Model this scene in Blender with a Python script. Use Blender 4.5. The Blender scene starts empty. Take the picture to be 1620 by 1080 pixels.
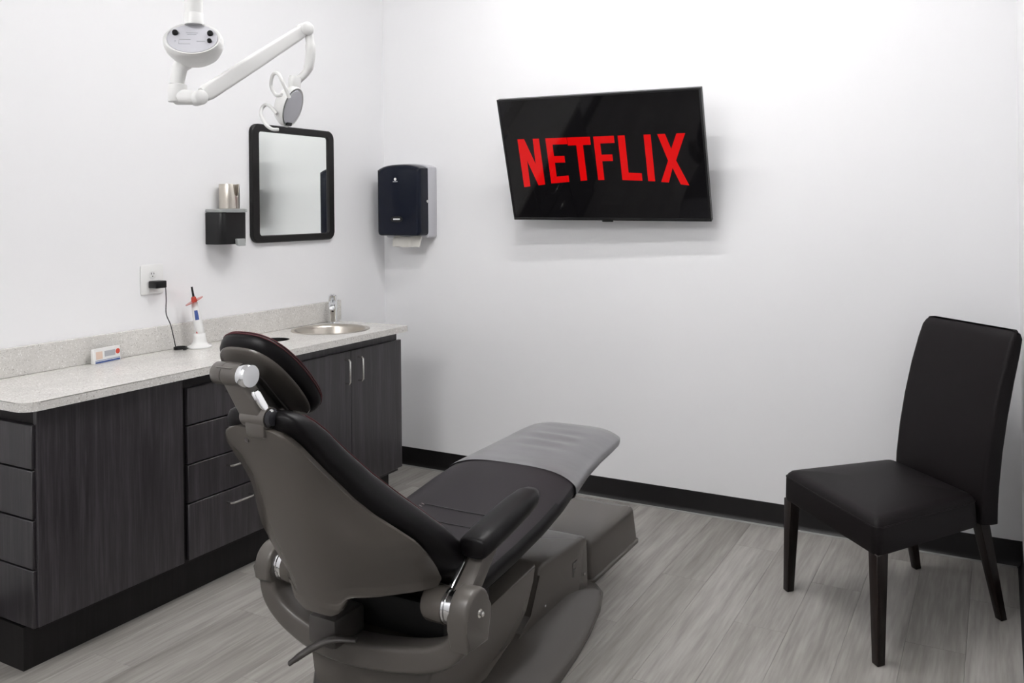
import bpy, bmesh, math, random
from mathutils import Vector, Matrix
random.seed(7)
PI = math.pi
S = bpy.context.scene
COL = S.collection

# ------------------------------------------------------------------ camera
cam = bpy.data.cameras.new('camera'); camo = bpy.data.objects.new('camera', cam); COL.objects.link(camo)
F_PX, YAW, ROLL = 1369.37, 0.512155, -0.010743
CAM = Vector((3.13375, -4.04808, 1.46778)); PPY = 330.5
cam.sensor_width = 36; cam.lens = F_PX * 36 / 1620
cam.shift_y = (PPY - 540) / 1620; cam.clip_start = .02
_f = Vector((-math.sin(YAW), math.cos(YAW), 0)); _r = Vector((math.cos(YAW), math.sin(YAW), 0)); _u = Vector((0, 0, 1))
_r2 = _r*math.cos(ROLL) + _u*math.sin(ROLL); _u2 = -_r*math.sin(ROLL) + _u*math.cos(ROLL)
camo.matrix_world = Matrix(((_r2.x, _u2.x, -_f.x, CAM.x), (_r2.y, _u2.y, -_f.y, CAM.y), (_r2.z, _u2.z, -_f.z, CAM.z), (0, 0, 0, 1)))
S.camera = camo

# ------------------------------------------------------------------ world, exposure
w = bpy.data.worlds.new('world'); S.world = w; w.use_nodes = True
w.node_tree.nodes['Background'].inputs[0].default_value = (.8, .85, .9, 1)
w.node_tree.nodes['Background'].inputs[1].default_value = .2
S.view_settings.view_transform = 'Standard'; S.view_settings.look = 'None'
S.view_settings.gamma = 1; S.view_settings.exposure = 0.0
S.view_settings.use_curve_mapping = False
# ceiling troffers (the lamps themselves are built with the ceiling): x, y, strength
TUBE_POWER = {'near_tv': 90, 'middle': 104, 'corridor': 6}  # middle and corridor are added fill lamps

W, HCEIL, YF, XC = 3.205, 3.25, -5.3, 4.9     # right wall, ceiling, front wall, corridor wall

# ------------------------------------------------------------------ materials
def mat(name, col=(.5, .5, .5), rough=.5, metal=0, spec=.5, coat=0, emit=None, estr=1, trans=0, ior=1.45, bump=None, alpha=None):
    m = bpy.data.materials.new(name); m.use_nodes = True
    b = m.node_tree.nodes['Principled BSDF']
    b.inputs['Base Color'].default_value = (*col, 1); b.inputs['Roughness'].default_value = rough
    b.inputs['Metallic'].default_value = metal; b.inputs['Specular IOR Level'].default_value = spec
    b.inputs['Coat Weight'].default_value = coat; b.inputs['Coat Roughness'].default_value = .08
    b.inputs['Transmission Weight'].default_value = trans; b.inputs['IOR'].default_value = ior
    if emit: b.inputs['Emission Color'].default_value = (*emit, 1); b.inputs['Emission Strength'].default_value = estr
    if bump:
        nt = m.node_tree; t = nt.nodes.new('ShaderNodeTexCoord'); n = nt.nodes.new('ShaderNodeTexNoise')
        n.inputs['Scale'].default_value = bump[0]; n.inputs['Detail'].default_value = 4
        bp = nt.nodes.new('ShaderNodeBump'); bp.inputs['Strength'].default_value = bump[1]; bp.inputs['Distance'].default_value = .002
        nt.links.new(t.outputs['Object'], n.inputs['Vector']); nt.links.new(n.outputs['Fac'], bp.inputs['Height'])
        nt.links.new(bp.outputs['Normal'], b.inputs['Normal'])
    return m

def N(m, typ, **kw):
    n = m.node_tree.nodes.new(typ)
    for k, v in kw.items(): setattr(n, k, v)
    return n
def ramp(m, stops):
    r = N(m, 'ShaderNodeValToRGB'); e = r.color_ramp.elements
    while len(e) < len(stops): e.new(.5)
    for i, (p, c) in enumerate(stops): e[i].position = p; e[i].color = (*c, 1)
    return r

def wood_mat(name, scale, stops, rough, spec, randomise=0.0, fine=True, bumpd=.0006):
    """streaky grain; `scale` is the xyz stretch of the noise (small along the grain)"""
    m = mat(name, rough=rough, spec=spec); nt = m.node_tree; L = nt.links.new; b = nt.nodes['Principled BSDF']
    tc = N(m, 'ShaderNodeTexCoord'); mp = N(m, 'ShaderNodeMapping'); mp.inputs['Scale'].default_value = scale
    oi = N(m, 'ShaderNodeObjectInfo'); add = N(m, 'ShaderNodeVectorMath', operation='ADD')
    mul = N(m, 'ShaderNodeVectorMath', operation='SCALE'); mul.inputs['Scale'].default_value = 37.0
    L(oi.outputs['Random'], mul.inputs[0]); L(tc.outputs['Object'], add.inputs[0]); L(mul.outputs[0], add.inputs[1])
    L(add.outputs[0], mp.inputs['Vector'])
    n1 = N(m, 'ShaderNodeTexNoise'); n1.inputs['Scale'].default_value = 1; n1.inputs['Detail'].default_value = 6; n1.inputs['Roughness'].default_value = .62
    n1.inputs['Distortion'].default_value = .35
    L(mp.outputs[0], n1.inputs['Vector'])
    n2 = N(m, 'ShaderNodeTexNoise'); n2.inputs['Scale'].default_value = 5; n2.inputs['Detail'].default_value = 3
    L(mp.outputs[0], n2.inputs['Vector'])
    mix = N(m, 'ShaderNodeMath', operation='MULTIPLY_ADD'); mix.inputs[1].default_value = .35
    L(n2.outputs['Fac'], mix.inputs[0]); 
    sc = N(m, 'ShaderNodeMath', operation='MULTIPLY'); sc.inputs[1].default_value = .65
    L(n1.outputs['Fac'], sc.inputs[0]); L(sc.outputs[0], mix.inputs[2])
    rm = ramp(m, stops); 
    if randomise:
        ra = N(m, 'ShaderNodeMath', operation='MULTIPLY_ADD'); ra.inputs[1].default_value = randomise; 
        L(oi.outputs['Random'], ra.inputs[0]); L(mix.outputs[0], ra.inputs[2])
        sb = N(m, 'ShaderNodeMath', operation='SUBTRACT'); sb.inputs[1].default_value = randomise/2; L(ra.outputs[0], sb.inputs[0]); L(sb.outputs[0], rm.inputs[0])
    else: L(mix.outputs[0], rm.inputs[0])
    L(rm.outputs[0], b.inputs['Base Color'])
    bp = N(m, 'ShaderNodeBump'); bp.inputs['Strength'].default_value = .3; bp.inputs['Distance'].default_value = bumpd
    L(n2.outputs['Fac'], bp.inputs['Height']); L(bp.outputs[0], b.inputs['Normal'])
    return m

M = {}
M['wall'] = mat('wall_paint', (.845, .845, .857), .62, spec=.25, bump=(220, .06))
M['ceil'] = mat('ceiling_white', (.82, .82, .82), .9, spec=.1)
M['sub'] = mat('floor_joint', (.10, .095, .085), .8)
M['plank'] = wood_mat('grey_oak_vinyl', (17, 1.1, 1), [(.26, (.180, .168, .154)), (.44, (.262, .248, .230)), (.56, (.330, .315, .294)), (.72, (.42, .403, .38))], .42, .4, .17)
M['lam'] = wood_mat('charcoal_woodgrain_laminate', (34, 34, 1.6), [(.30, (.011, .0095, .011)), (.5, (.025, .022, .025)), (.68, (.054, .049, .054))], .33, .62, .05)
M['kick'] = wood_mat('dark_toe_kick_laminate', (34, 34, 1.6), [(.3, (.009, .008, .008)), (.7, (.018, .0165, .017))], .5, .25)
M['cab_in'] = mat('cabinet_carcass', (.02, .018, .019), .55, spec=.25)
M['base'] = mat('black_vinyl_base', (.007, .0062, .0066), .42, spec=.35)
M['seal'] = mat('grey_sealant', (.22, .22, .21), .45)
M['brown'] = mat('dark_brown_leather', (.0066, .0050, .0056), .50, spec=.17, bump=(350, .25))
M['leg'] = wood_mat('espresso_wood', (40, 40, 3), [(.3, (.005, .003, .0026)), (.7, (.013, .0072, .006))], .42, .25)
M['leather'] = mat('black_upholstery', (.0035, .0029, .0035), .38, spec=.2, bump=(420, .12))
M['seatl'] = mat('dark_plum_upholstery', (.018, .0152, .0177), .44, spec=.24, bump=(420, .12))
M['taupe'] = mat('taupe_plastic', (.088, .079, .070), .24, spec=.5)
M['taupe2'] = mat('taupe_painted_metal', (.100, .091, .082), .30, spec=.5)
M['tdark'] = mat('dark_taupe_plastic', (.055, .050, .047), .3, spec=.5)
M['black'] = mat('black_plastic', (.006, .006, .0065), .35, spec=.4)
M['mblack'] = mat('matt_black_metal', (.006, .006, .006), .6, spec=.3)
M['red'] = mat('red_thread', (.085, .018, .022), .7)
M['pale'] = mat('pale_thread', (.26, .22, .22), .7)
M['chrome'] = mat('chrome', (.82, .83, .84), .10, metal=1)
M['steel'] = mat('brushed_steel', (.60, .56, .50), .28, metal=1)
M['satin'] = mat('satin_nickel', (.66, .65, .63), .22, metal=1)
M['white'] = mat('white_enamel', (.80, .80, .79), .28, spec=.5)
M['wplast'] = mat('white_plastic', (.78, .78, .77), .38)
M['lgrey'] = mat('light_grey_plastic', (.50, .50, .53), .4)
M['mgrey'] = mat('mid_grey_plastic', (.30, .315, .31), .4)
M['panelg'] = mat('lamp_panel_grey', (.56, .56, .60), .35)
M['paper'] = mat('paper_towel', (.80, .78, .73), .95, spec=.1)
M['navy'] = mat('smoked_navy_plastic', (.005, .007, .015), .22, spec=.25)
M['frame'] = mat('black_mirror_frame', (.006, .0055, .0055), .42, spec=.35)
M['mirror'] = mat('silvered_glass', (.93, .96, .935), .01, metal=1)
M['screen'] = mat('lit_screen_black', (.002, .002, .0025), .04, spec=.28, emit=(.010, .009, .010), estr=.25)
M['letters'] = mat('screen_red', (.02, .0, .0), .04, spec=.28, emit=(.80, .003, .004), estr=.80)
M['bezel'] = mat('tv_bezel', (.012, .012, .013), .2)
M['orange'] = mat('orange_shield', (.75, .10, .06), .15, trans=.55)
M['blue'] = mat('blue_print', (.05, .09, .28), .4)
M['redp'] = mat('red_print', (.62, .08, .05), .4)
M['peach'] = mat('peach_print', (.72, .56, .46), .5)
M['greyp'] = mat('grey_print', (.42, .43, .46), .5)
M['glow'] = mat('lamp_tube_off_white', (.9, .9, .9), .5)
M['blackglass'] = mat('lamp_lens', (.03, .03, .035), .08, spec=.6)
M['screw'] = mat('screw_steel', (.75, .74, .72), .25, metal=1)

# clear vinyl over dark upholstery: glossy grey
def vinyl():
    m = mat('clear_vinyl_cover', (.1, .1, .1), .30, spec=.8); nt = m.node_tree; L = nt.links.new; b = nt.nodes['Principled BSDF']
    t = N(m, 'ShaderNodeTexCoord'); n = N(m, 'ShaderNodeTexNoise'); n.inputs['Scale'].default_value = 9; n.inputs['Detail'].default_value = 3
    mp = N(m, 'ShaderNodeMapping'); mp.inputs['Scale'].default_value = (.7, 2.0, 1)
    L(t.outputs['Object'], mp.inputs[0]); L(mp.outputs[0], n.inputs['Vector'])
    bp = N(m, 'ShaderNodeBump'); bp.inputs['Strength'].default_value = .12; bp.inputs['Distance'].default_value = .004
    L(n.outputs['Fac'], bp.inputs['Height']); L(bp.outputs[0], b.inputs['Normal'])
    r = ramp(m, [(.3, (.150, .148, .155)), (.75, (.190, .188, .196))]); L(n.outputs['Fac'], r.inputs[0]); L(r.outputs[0], b.inputs['Base Color'])
    return m
M['vinyl'] = vinyl()

def quartz():
    m = mat('speckled_quartz', rough=.22, spec=.5); nt = m.node_tree; L = nt.links.new; b = nt.nodes['Principled BSDF']
    t = N(m, 'ShaderNodeTexCoord')
    v = N(m, 'ShaderNodeTexVoronoi'); v.inputs['Scale'].default_value = 260
    L(t.outputs['Object'], v.inputs['Vector'])
    bw = N(m, 'ShaderNodeSeparateColor'); L(v.outputs['Color'], bw.inputs[0])
    r = ramp(m, [(0, (.36, .34, .31)), (.03, (.50, .48, .45)), (.10, (.60, .58, .545)), (.9, (.66, .64, .605)), (1, (.84, .83, .81))])
    L(bw.outputs[0], r.inputs[0])
    n = N(m, 'ShaderNodeTexNoise'); n.inputs['Scale'].default_value = 7; L(t.outputs['Object'], n.inputs['Vector'])
    mx = N(m, 'ShaderNodeMix', data_type='RGBA', blend_type='MULTIPLY'); mx.inputs['Factor'].default_value = .25
    L(r.outputs[0], mx.inputs['A']); L(n.outputs['Fac'], mx.inputs['B'])
    hs = N(m, 'ShaderNodeHueSaturation'); hs.inputs['Saturation'].default_value = .8; hs.inputs['Value'].default_value = 1.15
    L(mx.outputs['Result'], hs.inputs['Color']); L(hs.outputs[0], b.inputs['Base Color'])
    return m
M['quartz'] = quartz()

def lamp_mat(name, s):
    m = mat(name, (.9, .9, .9), .6, emit=(1.0, .99, .985), estr=s); return m

# ------------------------------------------------------------------ mesh helpers
def bm_(): return bmesh.new()
def box(bm, x0, x1, y0, y1, z0, z1, bev=0, seg=2):
    vs = [bm.verts.new((x, y, z)) for x in (x0, x1) for y in (y0, y1) for z in (z0, z1)]
    idx = [(0, 1, 3, 2), (4, 6, 7, 5), (0, 4, 5, 1), (2, 3, 7, 6), (0, 2, 6, 4), (1, 5, 7, 3)]
    fs = [bm.faces.new([vs[i] for i in f]) for f in idx]
    if bev:
        es = list({e for f in fs for e in f.edges})
        bmesh.ops.bevel(bm, geom=es, offset=bev, segments=seg, affect='EDGES', profile=.5)
    return bm
def hexa(bm, bot, top, bev=0, seg=2):
    """eight-corner solid from two quads"""
    b = [bm.verts.new(p) for p in bot]; t = [bm.verts.new(p) for p in top]
    fs = [bm.faces.new(b[::-1]), bm.faces.new(t)] + [bm.faces.new((b[i], b[(i+1) % 4], t[(i+1) % 4], t[i])) for i in range(4)]
    if bev: bmesh.ops.bevel(bm, geom=list({e for f in fs for e in f.edges}), offset=bev, segments=seg, affect='EDGES', profile=.5)
    return bm
def loft(bm, rings, closed=True, cap=True):
    R = [[bm.verts.new(p) for p in r] for r in rings]; n = len(R[0])
    for a, b in zip(R[:-1], R[1:]):
        for i in range(n if closed else n-1):
            bm.faces.new((a[i], a[(i+1) % n], b[(i+1) % n], b[i]))
    if cap and closed:
        bm.faces.new(R[0][::-1]); bm.faces.new(R[-1])
    return bm
def tube(bm, path, rad, seg=10, cap=True, flat=1.0):
    P = [Vector(p) for p in path]; n = len(P); rings = []
    T0 = (P[1]-P[0]).normalized(); up = Vector((0, 0, 1)) if abs(T0.z) < .9 else Vector((1, 0, 0))
    nrm = T0.cross(up).normalized()
    for i, p in enumerate(P):
        t = ((P[i+1]-p) if i == 0 else (p-P[i-1]) if i == n-1 else (P[i+1]-P[i-1])).normalized()
        nrm = (nrm - t*nrm.dot(t)).normalized(); bn = t.cross(nrm)
        r = rad[i] if isinstance(rad, (list, tuple)) else rad
        rings.append([p + nrm*r*math.cos(2*PI*k/seg) + bn*r*flat*math.sin(2*PI*k/seg) for k in range(seg)])
    return loft(bm, rings, True, cap)
def smoothpath(pts, n=8):
    """Catmull-Rom through the points"""
    P = [Vector(p) for p in pts]; P = [P[0]*2-P[1]] + P + [P[-1]*2-P[-2]]; out = []
    for i in range(1, len(P)-2):
        for k in range(n):
            t = k/n; a, b, c, d = P[i-1:i+3]
            out.append(.5*((2*b)+(c-a)*t+(2*a-5*b+4*c-d)*t*t+(3*b-a-3*c+d)*t**3))
    out.append(P[-2]); return out
def lathe(bm, prof, o=(0, 0, 0), ax=(0, 0, 1), seg=32, cap=True):
    ax = Vector(ax).normalized(); a = ax.orthogonal().normalized(); b = ax.cross(a); o = Vector(o)
    rings = [[o + ax*h + (a*math.cos(2*PI*k/seg)+b*math.sin(2*PI*k/seg))*max(r, 1e-4) for k in range(seg)] for r, h in prof]
    return loft(bm, rings, True, cap)
def prism(bm, poly, fn, a, b, bev=0, seg=2):
    """poly (p,q) pairs extruded between a and b; fn(p,q,t)->xyz"""
    A = [bm.verts.new(fn(p, q, a)) for p, q in poly]; B = [bm.verts.new(fn(p, q, b)) for p, q in poly]; n = len(A)
    fs = [bm.faces.new(A[::-1]), bm.faces.new(B)] + [bm.faces.new((A[i], A[(i+1) % n], B[(i+1) % n], B[i])) for i in range(n)]
    if bev:
        es = [e for f in fs[:2] for e in f.edges]
        bmesh.ops.bevel(bm, geom=es, offset=bev, segments=seg, affect='EDGES', profile=.5)
    return bm
def rrect(w, h, r, n=6, cx=0, cy=0):
    out = []
    for sx, sy, a0 in ((1, 1, 0), (-1, 1, PI/2), (-1, -1, PI), (1, -1, 3*PI/2)):
        for k in range(n+1):
            a = a0 + PI/2*k/n; out.append((cx+sx*(w/2-r)+r*math.cos(a), cy+sy*(h/2-r)+r*math.sin(a)))
    return out
def lerp_tab(tab, x):
    """piecewise smooth lookup in [(x, v...)] sorted ascending"""
    if x <= tab[0][0]: return tab[0][1:]
    for a, b in zip(tab[:-1], tab[1:]):
        if x <= b[0]:
            t = (x-a[0])/(b[0]-a[0]); return tuple(p+(q-p)*t for p, q in zip(a[1:], b[1:]))
    return tab[-1][1:]

def obj(name, bm, m, parent=None, loc=(0, 0, 0), smooth=40):
    """link bm (world coordinates) as one mesh object whose origin is loc (or its parent's origin)"""
    org = Vector(loc)
    if parent is not None: org = Vector(parent['_o'])
    bmesh.ops.recalc_face_normals(bm, faces=bm.faces)
    bmesh.ops.translate(bm, verts=bm.verts, vec=-org)
    me = bpy.data.meshes.new(name); bm.to_mesh(me); bm.free()
    me.materials.append(M[m] if isinstance(m, str) else m)
    if smooth:
        for p in me.polygons: p.use_smooth = True
        me.set_sharp_from_angle(angle=math.radians(smooth))
    o = bpy.data.objects.new(name, me); COL.objects.link(o)
    if parent is None: o.location = org
    else: o.parent = parent
    o['_o'] = tuple(org)
    return o
def tag(o, label, cat, group=None):
    o['label'] = label; o['category'] = cat
    if group: o['group'] = group
    return o
def thing(name, label, cat, loc=(0, 0, 0), group=None):
    o = bpy.data.objects.new(name, None); COL.objects.link(o); o.location = loc; o['_o'] = tuple(loc); o.empty_display_size = .05
    return tag(o, label, cat, group)
def struct(name, bm, m, smooth=0, parent=None, label=None):
    o = obj(name, bm, m, parent, smooth=smooth)
    if parent is None: o['kind'] = 'structure'
    if label: o['label'] = label
    return o

# ================================================================== ROOM SHELL
fl = struct('floor', box(bm_(), -.1, XC+.1, YF-.1, .1, -.06, -.004), 'sub', label='grey oak-look vinyl plank floor')
PW, PL = .181, 1.22
def plank_mesh(x0, x1, y0, y1):
    bm = box(bm_(), 0, x1-x0-.0005, 0, y1-y0-.0005, -.004, 0)
    es = [e for e in bm.edges if abs(e.verts[0].co.z) < 1e-6 and abs(e.verts[1].co.z) < 1e-6]
    bmesh.ops.bevel(bm, geom=es, offset=.0006, segments=1, affect='EDGES'); return bm
cache = {}
ix = 0; x = -.05
offs = [0, .47, .9, .2, .66, 1.05, .33, .78, .1, .55]
while x < XC:
    y = .02 + offs[ix % 10]
    while y > YF:
        y1 = min(y, .0); y0 = max(y-PL, YF)
        x0 = max(x, 0); x1 = min(x+PW, XC)
        if y1-y0 > .02 and x1-x0 > .02:
            key = (round(x1-x0, 3), round(y1-y0, 3))
            if key not in cache:
                bm = plank_mesh(x0, x1, y0, y1); me = bpy.data.meshes.new('plank'); bm.to_mesh(me); bm.free(); me.materials.append(M['plank']); cache[key] = me
            p = bpy.data.objects.new('plank', cache[key]); COL.objects.link(p); p.location = (x0, y0, 0); p.parent = fl
        y -= PL
    x += PW; ix += 1

struct('wall_left', box(bm_(), -.12, 0, YF-.1, .12, 0, HCEIL), 'wall')
struct('wall_back', box(bm_(), 0, XC, 0, .12, 0, HCEIL), 'wall')
YR = -2.35
struct('wall_right', box(bm_(), W, W+.12, YR, 0, 0, HCEIL), 'wall')
struct('wall_corridor', box(bm_(), XC, XC+.1, YF-.1, .1, 0, HCEIL), 'wall')
struct('wall_front', box(bm_(), 0, XC, YF-.1, YF, 0, HCEIL), 'wall')
struct('ceiling', box(bm_(), -.12, XC+.1, YF-.1, .12, HCEIL, HCEIL+.1), 'ceil')

# vinyl cove base: profile (distance from wall, height)
prof = [(0, 0), (.017, 0), (.0165, .0025), (.011, .007), (.006, .014), (.0035, .024), (.0032, .098), (.002, .1035), (0, .1044)]
def cove(name, fn, a, b):
    bm = bm_(); prism(bm, prof, fn, a, b); return struct(name, bm, 'base', smooth=50)
cove('baseboard_back', lambda p, q, t: (t, -p, q), 0, W)
cove('baseboard_left', lambda p, q, t: (p, t, q), YF, 0)
cove('baseboard_right', lambda p, q, t: (W-p, t, q), YR, 0)
cove('baseboard_corridor', lambda p, q, t: (XC-p, t, q), YF, 0)
cove('baseboard_front', lambda p, q, t: (t, YF+p, q), 0, XC)
bm = bm_(); prism(bm, [(.010, .0005), (.0235, .0005), (.0225, .002), (.0155, .0055)], lambda p, q, t: (t, -p, q), .02, W-.02)
struct('trim_1', bm, 'seal', smooth=50, label='thin grey sealant bead along the foot of the black base')

# ceiling troffers: frame + two lit tubes behind a louvre
def troffer(x, y, key, label, along='x', half=.6, gap=.33):
    t = thing('ceiling_light', label, 'ceiling light', (x, y, HCEIL), 'recessed ceiling troffers')
    lm = lamp_mat('lit_tube_'+key, TUBE_POWER[key])
    def R(bm, a0, a1, b0, b1, z0, z1, bev=0):
        if along == 'x': return box(bm, x+a0, x+a1, y+b0, y+b1, z0, z1, bev)
        return box(bm, x+b0, x+b1, y+a0, y+a1, z0, z1, bev)
    bm = bm_(); o = gap+.12
    for a0, a1, b0, b1 in ((-half-.05, half+.05, o, o+.03), (-half-.05, half+.05, -o-.03, -o), (-half-.05, -half-.02, -o, o), (half+.02, half+.05, -o, o)):
        R(bm, a0, a1, b0, b1, HCEIL-.02, HCEIL-.0005)
    obj('frame', bm, 'white', t)
    obj('reflector', R(bm_(), -half-.02, half+.02, -o, o, HCEIL-.006, HCEIL-.0005), 'white', t)
    for s in (-1, 1):
        obj('tube', R(bm_(), -half, half, s*gap-.027, s*gap+.027, HCEIL-.03, HCEIL-.008, .008), lm, t)
    return t
troffer(1.75, -1.45, 'near_tv', 'recessed ceiling troffer with two lit tubes above the wall television')
troffer(1.4, -4.6, 'middle', 'added unseen fill troffer with two lit tubes nearest the front wall')  # lamp added to light the back wall from the front
troffer(4.1, -3.0, 'corridor', 'added unseen fill troffer with two lit tubes over the corridor', along='y')  # unseen lamp, added as fill from the right

# ================================================================== CABINETS
XP, HCT, XK = .4656, .8794, .392           # front of doors, counter top, toe-kick face
ZD0, ZD1 = .160, .808
XB = XP-.020
YL, YM1, YM2, YR_ = -2.408, -1.826, -1.285, -.474
def pull(name, parent, c, axis, out, ln, r=.0045, d=.030):
    """bent bar pull: c = centre on the face, axis = bar direction, out = outward direction"""
    c, axis, out = Vector(c), Vector(axis), Vector(out); k = ln/2
    pts = [c-axis*k, c-axis*k+out*(d*.75)] + [c-axis*(k-.008)+out*d, c+axis*(k-.008)+out*d] + [c+axis*k+out*(d*.75), c+axis*k]
    return obj(name, tube(bm_(), pts, r, 8), 'satin', parent)
def front(name, parent, y0, y1, z0, z1, x0=XB+.0005, x1=XP):
    return obj(name, box(bm_(), x0, x1, y0, y1, z0, z1, .0015, 1), 'lam', parent)
# end unit: blank panel to the room, four drawers to the front
t = thing('drawer_cabinet', 'charcoal woodgrain end cabinet with plain side panel and drawers round the corner', 'cabinet', (.23, (YL+YM1)/2, 0), 'charcoal base cabinets under the counter')
obj('body', box(bm_(), .004, XB, YL+.022, YM1-.001, .14, .848), 'cab_in', t)
obj('side_panel', box(bm_(), XB+.0005, XP, YL+.012, YM1-.006, ZD0-.005, .8485, .0015, 1), 'lam', t, smooth=0)
obj('toe_kick', box(bm_(), .004, XK, YL+.006, YM1-.001, 0, .1395), 'kick', t)
zs = [.150, .338, .496, .655, .800]
for a, b in zip(zs[:-1], zs[1:]):
    d = obj('drawer', box(bm_(), .02, XP-.009, YL, YL+.0215, a+.003, b-.003, .0015, 1), 'lam', t)
    pull('handle', d, (.2, YL, (a+b)/2), (1, 0, 0), (0, -1, 0), .10)
# drawer bank facing the room
t = thing('drawer_cabinet', 'charcoal woodgrain cabinet with four stacked drawers behind the dental chair headrest', 'cabinet', (.23, (YM1+YM2)/2, 0), 'charcoal base cabinets under the counter')
obj('body', box(bm_(), .004, XB, YM1, YM2-.001, .14, .848), 'cab_in', t)
obj('toe_kick', box(bm_(), .004, XK, YM1, YM2-.001, 0, .1395), 'kick', t)
zs = [ZD0-.006, .370, .517, .664, ZD1]
for a, b in zip(zs[:-1], zs[1:]):
    d = front('drawer', t, YM1+.016, YM2-.004, a+.003, b-.003)
    pull('handle', d, (XP, -1.566, b-.048), (0, 1, 0), (1, 0, 0), .115)
# sink base with two doors
t = thing('sink_cabinet', 'charcoal woodgrain two-door cabinet under the round sink', 'cabinet', (.23, (YM2+YR_)/2, 0), 'charcoal base cabinets under the counter')
bm = bm_()   # carcass open inside for the sink bowl
box(bm, .004, XB, YM2, YM2+.018, .14, .848); box(bm, .004, XB, YR_-.018-.012, YR_-.012, .14, .848)
box(bm, .004, XB, YM2+.018, YR_-.03, .14, .158); box(bm, .004, .012, YM2+.018, YR_-.03, .158, .848)
box(bm, XB-.02, XB, YM2+.018, YR_-.03, .80, .848); box(bm, XB-.01, XB, -.885, -.845, .158, .80)
obj('body', bm, 'lam', t, smooth=0)
obj('toe_kick', box(bm_(), .004, XK, YM2, YR_-.02, 0, .1395), 'kick', t)
ymid = -.866
for y0, y1, hy in ((YM2+.003, ymid-.0015, ymid-.042), (ymid+.0015, YR_, ymid+.052)):
    d = front('door', t, y0, y1, ZD0, ZD1)
    pull('handle', d, (XP, hy, .716), (0, 0, 1), (1, 0, 0), .112)

# ------------------------------------------------ countertop with two round cut-outs
SINK = (.232, -.740); SR = .178; CH = (.226, -1.118); CR = .068
XF, Y0C, Y1C = .501, -2.455, -.452
def counter():
    bm = bm_()
    # outline with a rounded room-side near corner
    out = [(.0015, Y0C)] + [(XF-.05+.05*math.cos(a), Y0C+.05+.05*math.sin(a)) for a in [(-PI/2)+PI/2*k/10 for k in range(11)]] + [(XF-.012, Y1C), (.0015, Y1C)]
    out.insert(-2, (XF, Y1C-.012))
    prism(bm, out, lambda p, q, z: (p, q, z), .8496, HCT)
    es = [e for e in bm.edges if all(abs(v.co.z-HCT) < 1e-6 for v in e.verts)]
    bmesh.ops.bevel(bm, geom=es, offset=.003, segments=2, affect='EDGES')
    me = bpy.data.meshes.new('tmp'); bm.to_mesh(me); bm.free(); o = bpy.data.objects.new('tmp', me); COL.objects.link(o)
    cut = bm_()
    lathe(cut, [(SR, .8), (SR, .95)], (SINK[0], SINK[1], 0), seg=64); lathe(cut, [(CR, .8), (CR, .95)], (CH[0], CH[1], 0), seg=48)
    bmesh.ops.recalc_face_normals(cut, faces=cut.faces)
    mc = bpy.data.meshes.new('tmpc'); cut.to_mesh(mc); cut.free(); oc = bpy.data.objects.new('tmpc', mc); COL.objects.link(oc)
    md = o.modifiers.new('b', 'BOOLEAN'); md.object = oc; md.operation = 'DIFFERENCE'; md.solver = 'EXACT'
    dg = bpy.context.evaluated_depsgraph_get(); me2 = bpy.data.meshes.new_from_object(o.evaluated_get(dg))
    bm = bm_(); bm.from_mesh(me2)
    for d in (o, oc): bpy.data.objects.remove(d)
    return bm
t = thing('countertop', 'pale speckled quartz countertop running along the left wall over the cabinets', 'countertop', (.25, -1.45, .8496))
obj('slab', counter(), 'quartz', t, smooth=30)
obj('backsplash', box(bm_(), .0015, .021, Y0C, -.412, HCT+.0004, HCT+.1054, .0015, 1), 'quartz', t)
# black liner of the waste opening
tag(obj('waste_chute', lathe(bm_(), [(CR-.001, HCT-.001), (CR-.001, .70), (CR-.03, .66), (.001, .66), (.001, .655), (CR-.028, .655), (CR+.002, .70), (CR+.002, .845), (CR-.002, .846), (CR-.002, HCT-.001)], (CH[0], CH[1], 0), cap=False), 'mblack', loc=(CH[0], CH[1], .655)),
    'round black waste opening cut in the counter beside the sink', 'waste chute')
# sink
t = thing('sink', 'round brushed steel sink set into the quartz counter', 'sink', (SINK[0], SINK[1], .74))
obj('basin', lathe(bm_(), [(.022, .745), (.06, .747), (.11, .757), (.145, .78), (.160, .82), (.166, .866), (.171, .8795), (.178, .8818), (.192, .8812), (.1935, .8797), (.177, .8797), (.1765, .879), (.170, .862), (.164, .815), (.148, .776), (.112, .752), (.06, .743), (.022, .742)], (SINK[0], SINK[1], 0), seg=64, cap=False), 'steel', t, smooth=60)
bm = lathe(bm_(), [(.001, .7425), (.0225, .7425), (.0225, .7475), (.017, .7485), (.015, .7455), (.001, .7455)], (SINK[0], SINK[1], 0), seg=24, cap=False)
obj('drain', bm, 'chrome', t)
# faucet (sensor type): tapered body leaning over the bowl with a stubby spout
fx, fy = .080, -.548
t = thing('faucet', 'short chrome sensor faucet standing behind the steel sink', 'faucet', (fx, fy, HCT))
d = Vector((SINK[0]-fx, SINK[1]-fy, 0)).normalized(); sd = Vector((-d.y, d.x, 0)); o3 = Vector((fx, fy, 0))
def fr(dd, hw, z0, hd, r=.3):
    return [o3 + d*(dd+q) + sd*p + Vector((0, 0, z0)) for p, q in rrect(2*hw, 2*hd, min(hw, hd)*.6, 4)]
obj('base_flange', lathe(bm_(), [(.001, HCT+.0003), (.030, HCT+.0003), (.030, HCT+.004), (.026, HCT+.007), (.001, HCT+.007)], (fx, fy, 0), seg=32), 'chrome', t)
bm = bm_(); loft(bm, [fr(0, .022, HCT+.006, .022), fr(.001, .021, HCT+.05, .021), fr(.004, .0215, HCT+.09, .022), fr(.010, .022, HCT+.125, .027), fr(.014, .020, HCT+.145, .027), fr(.014, .014, HCT+.152, .019)])
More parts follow.
